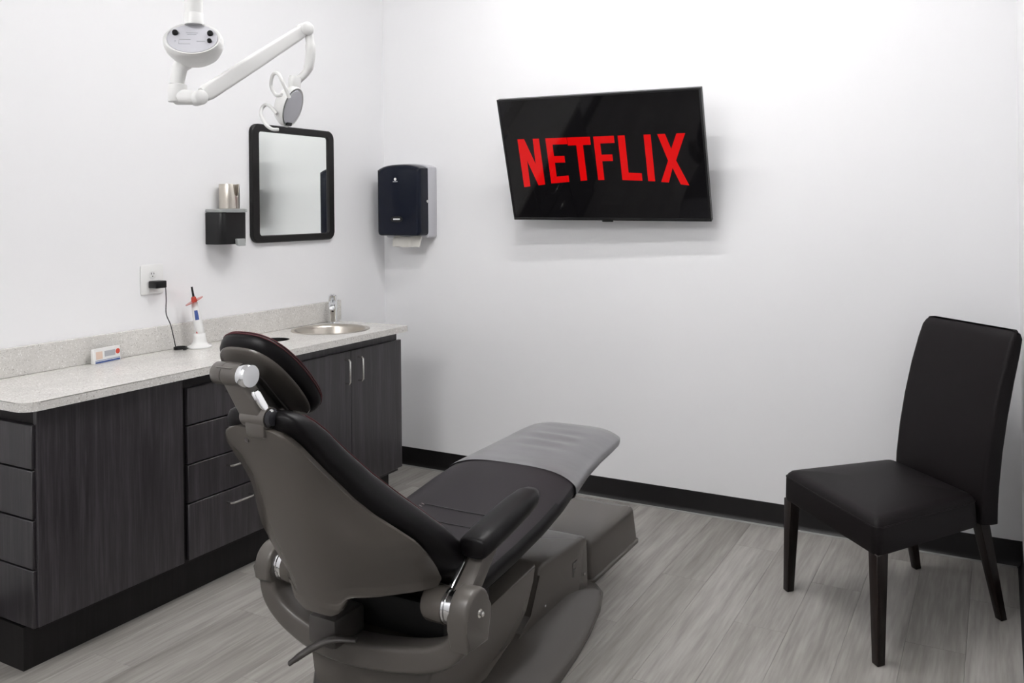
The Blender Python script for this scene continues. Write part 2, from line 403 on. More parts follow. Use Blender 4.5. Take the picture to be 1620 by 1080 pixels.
bd = obj('body', bm, 'chrome', t, smooth=50)
bm = bm_(); loft(bm, [[p + Vector((0, 0, 0)) for p in [o3+d*dd+sd*a+Vector((0, 0, HCT+z0+b)) for a, b in rrect(.034*s, .024*s, .009*s, 4)]] for dd, z0, s in ((.02, .112, 1), (.06, .108, 1), (.095, .100, .98), (.118, .092, .9), (.124, .089, .7))])
obj('spout', bm, 'chrome', t, smooth=50)
obj('sensor_window', lathe(bm_(), [(.006, 0), (.006, .002), (.001, .0025)], o3+d*.0215+Vector((0, 0, HCT+.065)), d, 16), 'blackglass', bd)

# ================================================================== WALL THINGS, LEFT WALL
# mirror
def mir(y0, y1, z0, z1):
    t = thing('wall_mirror', 'rectangular wall mirror with rounded black frame above the sink', 'mirror', (.001, (y0+y1)/2, z0))
    cy, cz, ww, hh = (y0+y1)/2, (z0+z1)/2, y1-y0, z1-z0
    outer = rrect(ww, hh, .045, 8, cy, cz); inner = rrect(ww-.098, hh-.072, .016, 8, cy, cz)
    rings = [[(x, p, q) for p, q in L] for x, L in ((.001, outer), (.018, outer), (.022, rrect(ww-.010, hh-.010, .041, 8, cy, cz)), (.022, rrect(ww-.090, hh-.064, .019, 8, cy, cz)), (.016, inner), (.001, inner))]
    bm = bm_(); loft(bm, rings + [rings[0]], True, False); bmesh.ops.remove_doubles(bm, verts=bm.verts, dist=1e-5)
    obj('frame', bm, 'frame', t, smooth=35)
    bm = bm_(); prism(bm, rrect(ww-.096, hh-.070, .016, 8, cy, cz), lambda p, q, x: (x, p, q), .003, .0125)
    obj('mirror_glass', bm, 'mirror', t, smooth=0)
mir(-1.045, -.456, 1.316, 1.893)

# soap dispenser with steel cup on its lid
cy0 = -1.232
t = thing('soap_dispenser', 'black wall soap dispenser with grey lid and push lever beside the mirror', 'dispenser', (.001, cy0, 1.315))
def soap(w_, d_, z0, z1, e=0):
    L = [(.001, cy0-w_/2)] + [(d_-.03+.03*math.cos(a)+e, cy0-w_/2+.03+.03*math.sin(a)-e) for a in [-PI/2+PI/2*k/6 for k in range(7)]] + [(d_-.03+.03*math.cos(a)+e, cy0+w_/2-.03+.03*math.sin(a)+e) for a in [PI/2*k/6 for k in range(7)]] + [(.001, cy0+w_/2)]
    bm = bm_(); prism(bm, L, lambda p, q, z: (p, q, z), z0, z1, .003, 2); return bm
obj('body', soap(.158, .105, 1.322, 1.466), 'black', t)
obj('lid', soap(.158, .105, 1.4665, 1.482, .005), 'mgrey', t)
bm = bm_(); hexa(bm, [(.106, cy0-.002, 1.318), (.128, cy0-.002, 1.312), (.128, cy0+.042, 1.312), (.106, cy0+.042, 1.318)], [(.106, cy0-.004, 1.346), (.122, cy0-.004, 1.346), (.122, cy0+.044, 1.346), (.106, cy0+.044, 1.346)], .003)
obj('lever', bm, 'mgrey', t)
# tumbler with a notch
def tumbler():
    bm = bm_(); c = Vector((.058, -1.222, 0)); n = 96; rings = []
    for k in range(n+1):
        a = 2*PI*k/n; z1 = 1.596
        da = (a-math.radians(2)+PI) % (2*PI) - PI     # notch towards the room
        z1 -= .055*max(0, 1-(da/.40)**4) if abs(da) < .40 else 0
        rings.append([(c.x+r*math.cos(a), c.y+r*math.sin(a), z) for r, z in ((.001, 1.4826), (.044, 1.4826), (.0455, 1.484), (.0455, 1.52), (.0455, z1-.001), (.045, z1), (.044, z1-.001), (.044, 1.52), (.043, 1.485), (.001, 1.485))])
    loft(bm, rings, True, False); bmesh.ops.remove_doubles(bm, verts=bm.verts, dist=1e-5); return bm
tag(obj('tumbler', tumbler(), 'steel', loc=(.058, -1.222, 1.4826)), 'notched stainless tumbler standing on the black soap dispenser', 'tumbler')

# outlet, charger, cord
t = thing('outlet', 'white wall power outlet with wide plate above the counter', 'outlet', (.001, -1.600, 1.186))
bm = bm_(); prism(bm, rrect(.112, .126, .008, 4, -1.600, 1.186), lambda p, q, x: (x, p, q), .0005, .006, .002, 2); obj('cover_plate', bm, 'wplast', t)
for z in (1.208, 1.164):
    bm = bm_(); prism(bm, rrect(.036, .030, .010, 4, -1.600, z), lambda p, q, x: (x, p, q), .006, .0085, .001, 1); r = obj('receptacle', bm, 'white', t)
    if z > 1.2:
        for yy, hh in ((-.0065, .0085), (.0065, .007)): obj('slot', box(bm_(), .0083, .009, -1.600+yy-.0012, -1.600+yy+.0012, z+.003-hh/2, z+.003+hh/2), 'black', r)
        obj('slot', lathe(bm_(), [(.0024, 0), (.0024, .0006)], (.0083, -1.600, z-.0085), (1, 0, 0), 10), 'black', r)
t = thing('power_adapter', 'black plug-in adapter in the outlet with its thin cord hanging to the counter', 'power adapter', (.03, -1.6, 1.16))
obj('body', box(bm_(), .0088, .058, -1.622, -1.568, 1.150, 1.181, .004), 'black', t)
cord = smoothpath([(.050, -1.569, 1.151), (.052, -1.568, 1.10), (.056, -1.572, 1.04), (.060, -1.553, .99), (.064, -1.540, .93), (.068, -1.530, .8865), (.075, -1.500, .8835), (.085, -1.472, .8835)])
obj('cord', tube(bm_(), cord, .0021, 8), 'black', t)
loop = [(.080+.020*math.cos(a)*(1+.1*math.sin(3*a)), -1.522+.028*math.sin(a), .8835+.004*(a/(2*PI))) for a in [2*PI*k/14 for k in range(43)]]
obj('cord_bundle', tube(bm_(), loop, .0028, 6), 'black', t)

# curing light on its charging stand
bx, by = .095, -1.432
t = thing('charging_stand', 'white conical charging stand on the counter by the backsplash', 'charging stand', (bx, by, HCT))
obj('base', lathe(bm_(), [(.001, HCT+.0004), (.050, HCT+.0004), (.052, HCT+.004), (.049, HCT+.009), (.036, HCT+.014), (.029, HCT+.026), (.026, HCT+.046), (.0245, HCT+.062), (.021, HCT+.064), (.020, HCT+.052), (.001, HCT+.052)], (bx, by, 0), seg=40), 'wplast', t, smooth=60)
obj('button', lathe(bm_(), [(.004, 0), (.004, .0015), (.001, .002)], (bx+.030, by+.030, HCT+.0108), (0, 0, 1), 12), 'greyp', t)
wand = thing('curing_light', 'white cordless curing light with orange shield upright in its stand', 'curing light', (bx, by, HCT+.0525))
ax = Vector((-.10, -.115, 1)).normalized(); o4 = Vector((bx+.002, by+.002, HCT+.0535))
h = obj('handle', lathe(bm_(), [(.0165, 0), (.0185, .004), (.0195, .04), (.0185, .09), (.015, .125), (.0125, .145), (.010, .15)], o4, ax, 24), 'wplast', wand, smooth=60)
vv = (Vector((.75, -.66, 0)) - ax*Vector((.75, -.66, 0)).dot(ax)).normalized(); ss = ax.cross(vv)
bm = bm_(); rings = []
for hh in (.070, .084, .098, .112):
    rr = lerp_tab([(.04, .0200), (.09, .0190), (.125, .0156)], hh)[0]
    rings.append([o4+ax*hh+(vv*math.cos(a)+ss*math.sin(a))*rr for a in [-.42+.84*k/6 for k in range(7)]])
loft(bm, rings, False, False); obj('display_label', bm, 'blue', h)
bm = bm_(); loft(bm, [[o4+ax*hh+(vv*math.cos(a)+ss*math.sin(a))*.0202 for a in [-.7+.25*k/4 for k in range(5)]] for hh in (.010, .020)], False, False); obj('button', bm, 'redp', h)
obj('shield', lathe(bm_(), [(.012, 0), (.040, -.001), (.040, .001), (.012, .0025)], o4+ax*.152, (Vector((0, 0, .9))-_r*.42-_f*.20).normalized(), 32), 'orange', wand)
obj('collar', lathe(bm_(), [(.011, .142), (.012, .15), (.0105, .166), (.007, .172)], o4, ax, 20), 'orange', wand)
obj('light_tip', tube(bm_(), [o4+ax*.168, o4+ax*.18, o4+ax*.200, o4+ax*.2145], [.0055, .0048, .0045, .0042], 12), 'black', wand)

# card box
t = thing('card_box', 'small white box with blue foot and red dot lying on the counter', 'box', (.044, -1.848, HCT))
c0, c1 = Vector((.064, -1.914, 0)), Vector((.046, -1.784, 0)); ee = (c1-c0); bk = Vector((-ee.y, ee.x, 0)).normalized()
bk = bk if bk.x < 0 else -bk; up = Vector((0, 0, 1)); z0 = HCT+.0005; lean = bk*.004
def quadbox(a, b, q0, q1, th=.0): return None
dp = .018
bm = bm_(); hexa(bm, [c0+up*z0, c1+up*z0, c1+bk*dp+up*z0, c0+bk*dp+up*z0], [c0+lean+up*(z0+.058), c1+lean+up*(z0+.058), c1+bk*dp+up*(z0+.058), c0+bk*dp+up*(z0+.058)], .001, 1)
obj('carton', bm, 'wplast', t)
def onface(u0, u1, v0, v1, m, nm):
    out = -bk*.0006; bm = bm_()
    P = lambda u, v: c0+ee*u+lean*v+up*(z0+.058*v)
    hexa(bm, [P(u0, v0)+out, P(u1, v0)+out, P(u1, v0), P(u0, v0)], [P(u0, v1)+out, P(u1, v1)+out, P(u1, v1), P(u0, v1)]); obj(nm, bm, m, t, smooth=0)
onface(.05, .97, .03, .14, 'blue', 'printed_band'); onface(.05, .97, .19, .22, 'blue', 'printed_band')
onface(.40, .80, .40, .78, 'greyp', 'printed_panel'); onface(.08, .32, .30, .80, 'peach', 'printed_panel')
nn = -bk
obj('printed_dot', lathe(bm_(), [(.0001, .0002), (.0105, .0002), (.0105, .0008), (.0001, .0008)], c0+ee*.90+lean*.62+up*(z0+.036), nn, 24), 'redp', t)

# ================================================================== PAPER TOWEL DISPENSER (back wall)
tx0, tx1, tz0, tz1 = .078, .372, 1.312, 1.728
t = thing('paper_towel_dispenser', 'dark smoked paper towel dispenser with grey housing on the back wall', 'dispenser', ((tx0+tx1)/2, -.001, tz0))
tc = (tx0+tx1)/2
def disp_outline(x0, x1, z0, z1, arch, r):
    L = [(x0, z0+r)]
    n = 14
    L += [(x0, z1-arch-.01)]
    L += [(x0+(x1-x0)*k/n, z1-arch*((2*k/n-1)**4*.55+(2*k/n-1)**2*.45)) for k in range(0, n+1)]
    L += [(x1, z1-arch-.01), (x1, z0+r)]
    L += [(x1-r*(1-math.cos(a)), z0+r*(1-math.sin(a))) for a in (PI/6, PI/3, PI/2)]
    L += [(x0+r*(1-math.cos(a)), z0+r*(1-math.sin(a))) for a in (PI/2, PI/3, PI/6)]
    return L
bm = bm_(); prism(bm, disp_outline(tx0, tx1, tz0, tz1, .022, .012), lambda p, q, y: (p, y, q), -.001, -.082, .004, 2)
obj('housing', bm, 'lgrey', t)
rings = []
for y, ins, ztop in ((-.0825, .002, 0), (-.135, .002, 0), (-.155, .003, .002), (-.164, .006, .005), (-.1695, .011, .010), (-.172, .018, .017)):
    rings.append([(p, y, q) for p, q in disp_outline(tx0+ins, tx1-ins, tz0+.012+ins*.6, tz1-.004-ztop, .026, .020)])
bm = bm_(); loft(bm, rings); cover = obj('cover', bm, 'navy', t, smooth=50)
obj('lock', lathe(bm_(), [(.008, 0), (.008, .004), (.006, .006), (.001, .006)], (tx1-.002, -.094, 1.515), (1, 0, 0), 20), 'screw', cover)
obj('logo_disc', lathe(bm_(), [(.001, 0), (.0085, 0), (.0085, .0012), (.001, .0012)], (tc-.013, -.1722, 1.640), (0, -1, 0), 20), 'white', cover)
bm = bm_(); box(bm, tc-.013-.016, tc-.013+.016, -.1734, -.1722, 1.6245, 1.6290); obj('logo_lettering', bm, 'lgrey', cover, smooth=0)
bm = bm_(); prism(bm, [(tc-.005+.042*math.cos(2*PI*k/24), 1.418+.017*math.sin(2*PI*k/24)) for k in range(24)], lambda p, q, y: (p, y, q), -.1721, -.1738, .0005, 1); obj('oval_badge', bm, 'black', cover)
obj('badge_lettering', box(bm_(), tc-.005-.023, tc-.005+.023, -.1748, -.1738, 1.414, 1.422), 'white', cover, smooth=0)
# towel leaf hanging out
rings = []
for z, y, s in ((1.3195, -.100, .96), (1.308, -.104, .96), (1.296, -.109, .96), (1.284, -.113, .95), (1.268, -.116, .92), (1.262, -.116, .90)):
    n = 12; xs = [tc+.012-.098*s+.196*s*k/n for k in range(n+1)]
    rings.append([(xx, y+.002*math.sin(k*1.1), z+.003*math.sin(k*.8)) for k, xx in enumerate(xs)] + [(xx, y+.010+.002*math.sin(k*1.1), z+.001+.003*math.sin(k*.8)) for k, xx in reversed(list(enumerate(xs)))])
bm = bm_(); loft(bm, rings); tag(obj('paper_towel', bm, 'paper', loc=(tc, -.08, 1.283)), 'folded white paper towel hanging out below the dispenser', 'paper towel')
# tray under the cover that carries the towels
obj('tray', box(bm_(), tx0+.02, tx1-.02, -.150, -.083, tz0+.022, tz0+.028), 'navy', t)

# ================================================================== TELEVISION
TW, TH = 1.03, .6304
Tc = Vector((1.4632, -.2008, 1.7065)); ex = Vector((.9992, .037, -.0126)).normalized(); ey = Vector((.0244, -.3101, .9504)); ey = (ey-ex*ey.dot(ex)).normalized(); ez = ex.cross(ey)
t = thing('television', 'black flat television tilted down on the back wall showing red lettering', 'television', (1.4632, -.02, 1.706))
P3 = lambda p, q, d=0: Tc+ex*p+ey*q+ez*d
def tvbox(bm, a0, a1, b0, b1, d0, d1, bev=0):
    return hexa(bm, [P3(a0, b0, d0), P3(a1, b0, d0), P3(a1, b1, d0), P3(a0, b1, d0)], [P3(a0, b0, d1), P3(a1, b0, d1), P3(a1, b1, d1), P3(a0, b1, d1)], bev)
bm = bm_(); tvbox(bm, -TW/2, TW/2, -TH/2, TH/2, -.028, -.002, .003); tvbox(bm, -.36, .36, -.28, .14, -.062, -.0285, .008)
obj('back_case', bm, 'black', t)
bm = bm_()
for a in ((-TW/2, TW/2, TH/2-.010, TH/2), (-TW/2, TW/2, -TH/2, -TH/2+.014), (-TW/2, -TW/2+.010, -TH/2+.0141, TH/2-.0101), (TW/2-.010, TW/2, -TH/2+.0141, TH/2-.0101)): tvbox(bm, *a, -.0018, .004, .001)
obj('bezel', bm, 'bezel', t)
bm = bm_(); tvbox(bm, -TW/2+.0102, TW/2-.0102, -TH/2+.0142, TH/2-.0102, -.0016, .001)
scr = obj('screen', bm, 'screen', t, smooth=0)
LET = [[(-.431, .110), (-.394, .110), (-.349, -.020), (-.346, .110), (-.312, .110), (-.312, -.127), (-.349, -.131), (-.394, -.001), (-.396, -.136), (-.431, -.140)],
 [(-.277, .110), (-.163, .110), (-.163, .077), (-.243, .077), (-.243, .018), (-.187, .018), (-.187, -.015), (-.243, -.015), (-.243, -.087), (-.178, -.082), (-.178, -.115), (-.277, -.122)],
 [(-.161, .110), (-.041, .110), (-.041, .070), (-.082, .070), (-.082, -.108), (-.117, -.111), (-.117, .070), (-.161, .070)],
 [(-.024, .110), (.081, .110), (.081, .075), (.008, .075), (.008, .019), (.063, .019), (.063, -.013), (.008, -.013), (.008, -.107), (-.024, -.108)],
 [(.100, .110), (.135, .110), (.135, -.073), (.200, -.077), (.200, -.114), (.100, -.109)],
 [(.228, .110), (.262, .110), (.262, -.117), (.228, -.116)],
 [(.294, .110), (.331, .110), (.354, .038), (.385, .110), (.426, .110), (.372, -.018), (.424, -.139), (.384, -.134), (.352, -.053), (.328, -.124), (.291, -.121), (.334, -.018)]]
for L in LET:
    bm = bm_(); prism(bm, L, lambda p, q, d: P3(p, q, d), .0011, .0016); obj('letter', bm, 'letters', scr, smooth=0)
bm = bm_(); tvbox(bm, -.028, .028, -TH/2-.007, -TH/2+.001, -.004, .0045, .0015); obj('logo_tab', bm, 'bezel', t)
# wall mount: wall plate, arms
bm = bm_(); box(bm, 1.463-.22, 1.463+.22, -.018, -.001, 1.63, 1.80, .002); 
for s in (-.16, .16):
    hexa(bm, [(1.463+s-.012, -.018, 1.66), (1.463+s+.012, -.018, 1.66), (1.463+s+.012, -.018, 1.78), (1.463+s-.012, -.018, 1.78)], [tuple(P3(s-.012, -.05, -.0625)), tuple(P3(s+.012, -.05, -.0625)), tuple(P3(s+.012, .10, -.0625)), tuple(P3(s-.012, .10, -.0625))])
obj('wall_mount', bm, 'mblack', t)

# ================================================================== SIDE CHAIR
FL_, FR_, BR_, BL_ = Vector((2.420, -.652, 0)), Vector((2.785, -1.068, 0)), Vector((3.128, -.540, 0)), Vector((2.830, -.205, 0))
ctr = (FL_+FR_+BR_+BL_)/4
t = thing('side_chair', 'dark brown leather upholstered side chair standing in the right corner', 'chair', (ctr.x, ctr.y, 0))
lat = (FR_-FL_).normalized(); fwd = ((FL_+FR_)/2-(BL_+BR_)/2).normalized()
Z = lambda v, z: Vector((v.x, v.y, z))
# seat corners
sFL, sFR = FL_+fwd*.012-lat*.015, FR_+fwd*.012+lat*.015
sBR, sBL = BR_+fwd*.115+lat*.012, BL_+fwd*.115-lat*.012
def quad_loft(corners, specs, rad, nseg=5, cen=None):
    """rounded quad rings: specs = (z, inset)"""
    c = sum((Vector((v.x, v.y, 0)) for v in corners), Vector())/4; rings = []
    for z, ins, crown in specs:
        L = []
        k = len(corners)
        for i in range(k):
            p0, p1, p2 = corners[i-1], corners[i], corners[(i+1) % k]
            a = (p0-p1); b = (p2-p1); a.z = b.z = 0; a.normalize(); b.normalize()
            q = Vector((p1.x, p1.y, 0)) + (a+b)*ins
            r = max(rad-ins*.5, .004)
            for s in range(nseg+1):
                u = s/nseg
                pt = (q+a*r)*(1-u)**2 + q*2*u*(1-u) + (q+b*r)*u**2
                L.append(Vector((pt.x, pt.y, z)))
        rings.append(L)
    return rings
bm = bm_(); cs = [sFL, sFR, sBR, sBL]
rings = quad_loft(cs, [(.352, .006, 0), (.350, .001, 0), (.358, -.001, 0), (.40, 0, 0), (.430, .001, 0), (.447, .007, 0), (.457, .018, 0), (.463, .04, 0), (.469, .10, 0), (.472, .17, 0)], .035)
loft(bm, rings); seat = obj('seat', bm, 'brown', t, smooth=60)
# piping seam round the seat top
bm = bm_(); pr_ = quad_loft(cs, [(.437, .0015, 0)], .035)[0]; tube(bm, [Vector(p) for p in pr_]+[pr_[0], pr_[1]], .0022, 6, False); obj('seam', bm, 'brown', seat)
# backrest: slab leaning back, slightly curved, wraps past the seat to the lower edge
bdir = -fwd
def back_ring(z, off, th, hw_l, ins):
    L = []
    cL = BL_-lat*.012+fwd*.115; cR = BR_+lat*.018+fwd*.115
    mid = (cL+cR)/2; ww = (cR-cL).length/2
    lt = (cR-cL).normalized(); bd_ = Vector((-lt.y, lt.x, 0)); bd_ = bd_ if bd_.dot(bdir) > 0 else -bd_
    for p, q in rrect(2*(ww-ins), th-2*min(ins, th*.3), .018, 4):
        cv = .014*(1-(p/ww)**2)
        L.append(mid+lt*p+bd_*(off*1.22+.010+th*.4+q*.8+cv)+Vector((0, 0, z)))
    return L
bm = bm_()
rings = []
for z, off, th, ins in ((.350, .000, .082, .006), (.353, -.001, .085, .0), (.42, -.001, .088, 0), (.48, .002, .090, .0), (.60, .016, .088, .0), (.72, .036, .085, .0), (.84, .062, .080, .0), (.94, .088, .075, .001), (.99, .102, .070, .003), (1.008, .108, .062, .008), (1.018, .113, .048, .018), (1.021, .120, .03, .03)):
    rings.append(back_ring(z, off, th, 0, ins))
loft(bm, rings); obj('backrest', bm, 'brown', t, smooth=60)
def chair_leg(top, bot, zt, wt, wb):
    bm = bm_()
    def q(c, z, h): return [Z(c+lat*a*h+fwd*b*h, z) for a, b in ((-1, -1), (1, -1), (1, 1), (-1, 1))]
    hexa(bm, q(bot, .0005, wb), q(top, zt, wt), .002, 1); return bm
for top, bot, wt, wb in ((FL_-fwd*.014+lat*.012, FL_, .024, .016), (FR_-fwd*.014-lat*.012, FR_, .024, .016), (BR_+fwd*.080-lat*.018, BR_, .023, .015), (BL_+fwd*.080+lat*.018, BL_, .023, .015)):
    obj('leg', chair_leg(top, bot, .352, wt, wb), 'leg', t)

# ================================================================== DENTAL CHAIR
XM = 1.655
t = DC = thing('dental_chair', 'taupe and black reclining dental chair in the middle of the room', 'dental chair', (XM, -1.75, 0))
# ---- base pad
right = [(.06, -.975), (.115, -.982), (.160, -1.03), (.205, -1.16), (.245, -1.34), (.270, -1.50), (.287, -1.66), (.292, -1.82), (.28, -1.98), (.24, -2.11), (.16, -2.19), (.07, -2.215)]
def pad(sc, z, dy=0): 
    pts = [(XM+u*sc, -1.58+(y+1.58)*sc) for u, y in right]; pts += [(XM-u*sc, -1.58+(y+1.58)*sc) for u, y in reversed(right)]
    return [(a, b, z) for a, b in pts]
bm = bm_(); loft(bm, [pad(.985, .0008), pad(1.0, .004), pad(1.0, .014), pad(.985, .023), pad(.94, .032), pad(.80, .056), pad(.66, .085)])
obj('base_pad', bm, 'taupe', t, smooth=50)
# ---- front housing (pump cover)
yz = lambda p, q, x: (x, p, q)
hp = [(-1.075, .020), (-1.078, .215), (-1.092, .238), (-1.125, .247), (-1.43, .262), (-1.462, .256), (-1.478, .238), (-1.525, .115), (-1.60, .080), (-1.72, .060), (-1.72, .020)]
bm = bm_(); prism(bm, hp, yz, XM-.18, XM+.120, .012, 3); hs = obj('pump_cover', bm, 'taupe', t)
for y, z in ((-1.11, .105), (-1.43, .115)): obj('screw', lathe(bm_(), [(.005, 0), (.005, .002), (.003, .0035), (.001, .0035)], (XM+.1195, y, z), (1, 0, 0), 12), 'screw', hs)
bm = bm_()
for a in ((-1.210, -1.204, .130, .182), (-1.204, -1.176, .174, .182), (-1.204, -1.186, .150, .157)): box(bm, XM+.1198, XM+.1212, a[0], a[1], a[2], a[3])
obj('embossed_mark', bm, 'tdark', hs, smooth=0)
# ---- lift body below the seat
lp = [(-1.640, .350), (-1.655, .300), (-1.705, .225), (-1.79, .175), (-1.95, .140), (-2.16, .130), (-2.22, .16), (-2.235, .26), (-2.20, .318), (-1.92, .332)]
bm = bm_(); prism(bm, lp, yz, XM-.20, XM+.20, .012, 3); lb = obj('lift_body', bm, 'taupe', t)
# ---- rear cover with screws
bm = bm_(); hexa(bm, [(XM-.245, -2.215, .028), (XM+.10, -2.215, .028), (XM+.10, -1.9, .028), (XM-.245, -1.9, .028)], [(XM-.215, -2.20, .262), (XM+.07, -2.20, .262), (XM+.07, -1.98, .262), (XM-.215, -1.98, .262)], .03, 4)
rc = obj('rear_cover', bm, 'tdark', t)
for x_, z_ in ((-.16, .215), (-.10, .12), (.02, .12), (.045, .14)): obj('screw', lathe(bm_(), [(.005, 0), (.005, .002), (.001, .003)], (XM+x_, -2.2195+.06*(z_-.03)*1.05, z_), (0, -1, .1), 12), 'screw', rc)
# ---- yoke carrying backrest pivots
PY, PZ = -2.235, .474
def yoke():
    path = smoothpath([(-.320, PZ+.02), (-.322, .425), (-.305, .380), (-.252, .338), (-.165, .306), (-.06, .296), (.06, .305), (.17, .324), (.250, .350), (.300, .390), (.319, .440), (.320, PZ+.02)], 5)
    P = [Vector((XM+p[0], 0, p[1])) for p in path] if False else [Vector((XM+p.x, PY, p.y)) for p in [Vector((a.x, a.y, 0)) for a in path]]
    n = len(P); rings = []
    for i, p in enumerate(P):
        tg = ((P[i+1]-p) if i == 0 else (p-P[i-1]) if i == n-1 else (P[i+1]-P[i-1])).normalized()
        nr = Vector((-tg.z, 0, tg.x)); s = i/(n-1); th = .056+.014*math.sin(PI*s)**2; dp_ = .092-.018*math.sin(PI*s)
        rings.append([p+nr*a+Vector((0, b, 0)) for a, b in rrect(th, dp_, .014, 4)])
    bm = bm_(); loft(bm, rings); return bm
yk = obj('yoke', yoke(), 'taupe2', t, smooth=50)
for s in (-1, 1):
    pe = [(PY+.057*math.cos(q), PZ+.060*math.sin(q)) for q in [PI*k_/14 for k_ in range(15)]] + [(PY-.057, PZ-.03)] + ([(PY-.050, .392), (PY+.046, .385)] if s > 0 else [(PY-.035, .425), (PY+.030, .425)]) + [(PY+.060, PZ-.035)]
    bm = bm_(); prism(bm, pe, yz, XM+s*.325-.028, XM+s*.325+.030, .011, 3); e = obj('pivot_ear', bm, 'taupe2', t)
    obj('bolt', lathe(bm_(), [(.001, s*.0295), (.011, s*.0295), (.011, s*.032), (.0065, s*.0325), (.0065, s*.041), (.003, s*.043), (.001, s*.043)], (XM+s*.325, PY, PZ), (1, 0, 0), 18), 'screw', e)
    obj('pivot_ring', lathe(bm_(), [(.030, -s*.058), (.044, -s*.058), (.044, -s*.051), (.041, -s*.049), (.041, -s*.041), (.044, -s*.039), (.044, -s*.0285), (.030, -s*.0285)], (XM+s*.325, PY, PZ), (1, 0, 0), 32, False), 'chrome', t)
    obj('pivot_boss', lathe(bm_(), [(.001, -s*.120), (.040, -s*.120), (.046, -s*.110), (.046, -s*.0585), (.001, -s*.0585)], (XM+s*.325, PY, PZ), (1, 0, 0), 28), 'taupe', t)
# hub plate in the middle of the yoke, black box painting the shade of the cavity under the shell, and recline lever
obj('cavity_shade_box', box(bm_(), XM-.235, XM+.215, -2.185, -1.95, .335, .435, .01), 'mblack', t)
obj('mechanism_block', box(bm_(), XM-.125, XM-.030, -2.325, -2.2, .325, .405, .012), 'tdark', t)
lv = smoothpath([(XM+.03, -2.31, .365), (XM-.03, -2.335, .362), (XM-.085, -2.36, .335), (XM-.13, -2.385, .300)], 5)
obj('recline_lever', tube(bm_(), lv, [.010+.006*abs(math.sin(i/len(lv)*2.6)) if i < len(lv)-2 else .012 for i in range(len(lv))], 12, flat=.55), 'tdark', t, smooth=60)
# ---- backrest shell : table z -> half width, edge y, centre y
SH = [(.474, .045, -2.421, -2.423), (.482, .062, -2.420, -2.426), (.496, .076, -2.424, -2.431), (.507, .098, -2.417, -2.434), (.514, .150, -2.372, -2.436), (.520, .205, -2.300, -2.438), (.526, .238, -2.240, -2.440), (.545, .246, -2.232, -2.446), (.58, .252, -2.262, -2.458), (.63, .258, -2.315, -2.476), (.67, .254, -2.355, -2.492), (.71, .225, -2.398, -2.510), (.75, .190, -2.440, -2.528),
      (.79, .165, -2.475, -2.545), (.835, .147, -2.515, -2.562), (.88, .135, -2.557, -2.580), (.92, .124, -2.592, -2.604), (.945, .112, -2.610, -2.618), (.962, .096, -2.622, -2.627), (.974, .074, -2.630, -2.632), (.980, .045, -2.634, -2.6345)]
def shell_pt(u, row, inner=0.0):
    z, hw, ye, yc = row; k = abs(u)
    y = yc+(ye-yc)*(k**2.3) + inner
    return Vector((XM+hw*u, y, z))
def back_shell():
    rows = []
    zl = [.474+.0022*i for i in range(36)]; zl += [zl[-1]+(.980-zl[-1])*i/48 for i in range(1, 49)]
    for z in zl:
        rows.append((z,)+tuple(lerp_tab(SH, z)))
    rings = []
    us = [-1+2*k/28 for k in range(29)]
    for r in rows:
        outer = [shell_pt(u, r) for u in us]; inner = [shell_pt(u*.97, r, .022) for u in reversed(us)]
        rings.append(outer+inner)
    for r in rings:
        for p in r:
            k_ = abs(p.x-XM); w_ = min(1, max(0, (k_-.072)/.022)); f_ = max(0, 1-(p.z-.505)/.09) if p.z > .505 else 1
            p.z += w_*f_*(.042*(1-k_/.2) if k_ < .2 else -.35*(k_-.2))
    bm = bm_(); loft(bm, rings); bmesh.ops.smooth_vert(bm, verts=bm.verts, factor=.35, use_axis_x=True, use_axis_y=True, use_axis_z=True); return bm
bs = obj('backrest_shell', back_shell(), 'taupe', t, smooth=55)
obj('shell_rivet', lathe(bm_(), [(.007, 0), (.006, .002), (.001, .003)], (XM-.03, -2.6170, .945), (0, -1, -.25), 14), 'tdark', bs)
# ---- backrest cushion : z -> half width, rear y at edge, crest y
CU = [(.478, .20, -2.10, -2.19, .0), (.492, .238, -2.165, -2.140, .0), (.53, .266, -2.195, -2.112, .0), (.58, .272, -2.24, -2.118, .0), (.61, .270, -2.272, -2.140, .0), (.66, .259, -2.325, -2.190, .0), (.71, .236, -2.385, -2.244, .0), (.77, .198, -2.445, -2.306, .0), (.83, .166, -2.50, -2.368, .0), (.90, .146, -2.565, -2.440, .0), (.95, .134, -2.60, -2.490, .0), (.985, .120, -2.616, -2.530, .0), (1.005, .102, -2.616, -2.556, 0), (1.015, .078, -2.610, -2.576, 0)]
def cush_ring(z, n=36):
    hw, yr, yc, _ = lerp_tab(CU, z); L = []
    fr_dip = .030 if z < .95 else .015
    shr = lerp_tab(SH, z); bulge = (shr[1]-shr[2])*.75-.004 if z < .97 else 0
    for k in range(n):
        a = 2*PI*k/n; c, s = math.cos(a), math.sin(a)
        u = math.copysign(abs(c)**.45, c); v = math.copysign(abs(s)**.6, s)
        y = (yr+yc)/2 + v*(yc-yr)/2
        if v > 0: y -= fr_dip*(1-u*u)*v
        else: y -= max(0, bulge)*(1-abs(u)**2.3)*abs(v)
        L.append(Vector((XM+hw*u, y, z)))
    return L
zz = [.478+(1.015-.478)*i/50 for i in range(51)]
bm = bm_(); loft(bm, [cush_ring(z) for z in zz])
bc = obj('backrest_cushion', bm, 'leather', t, smooth=60)
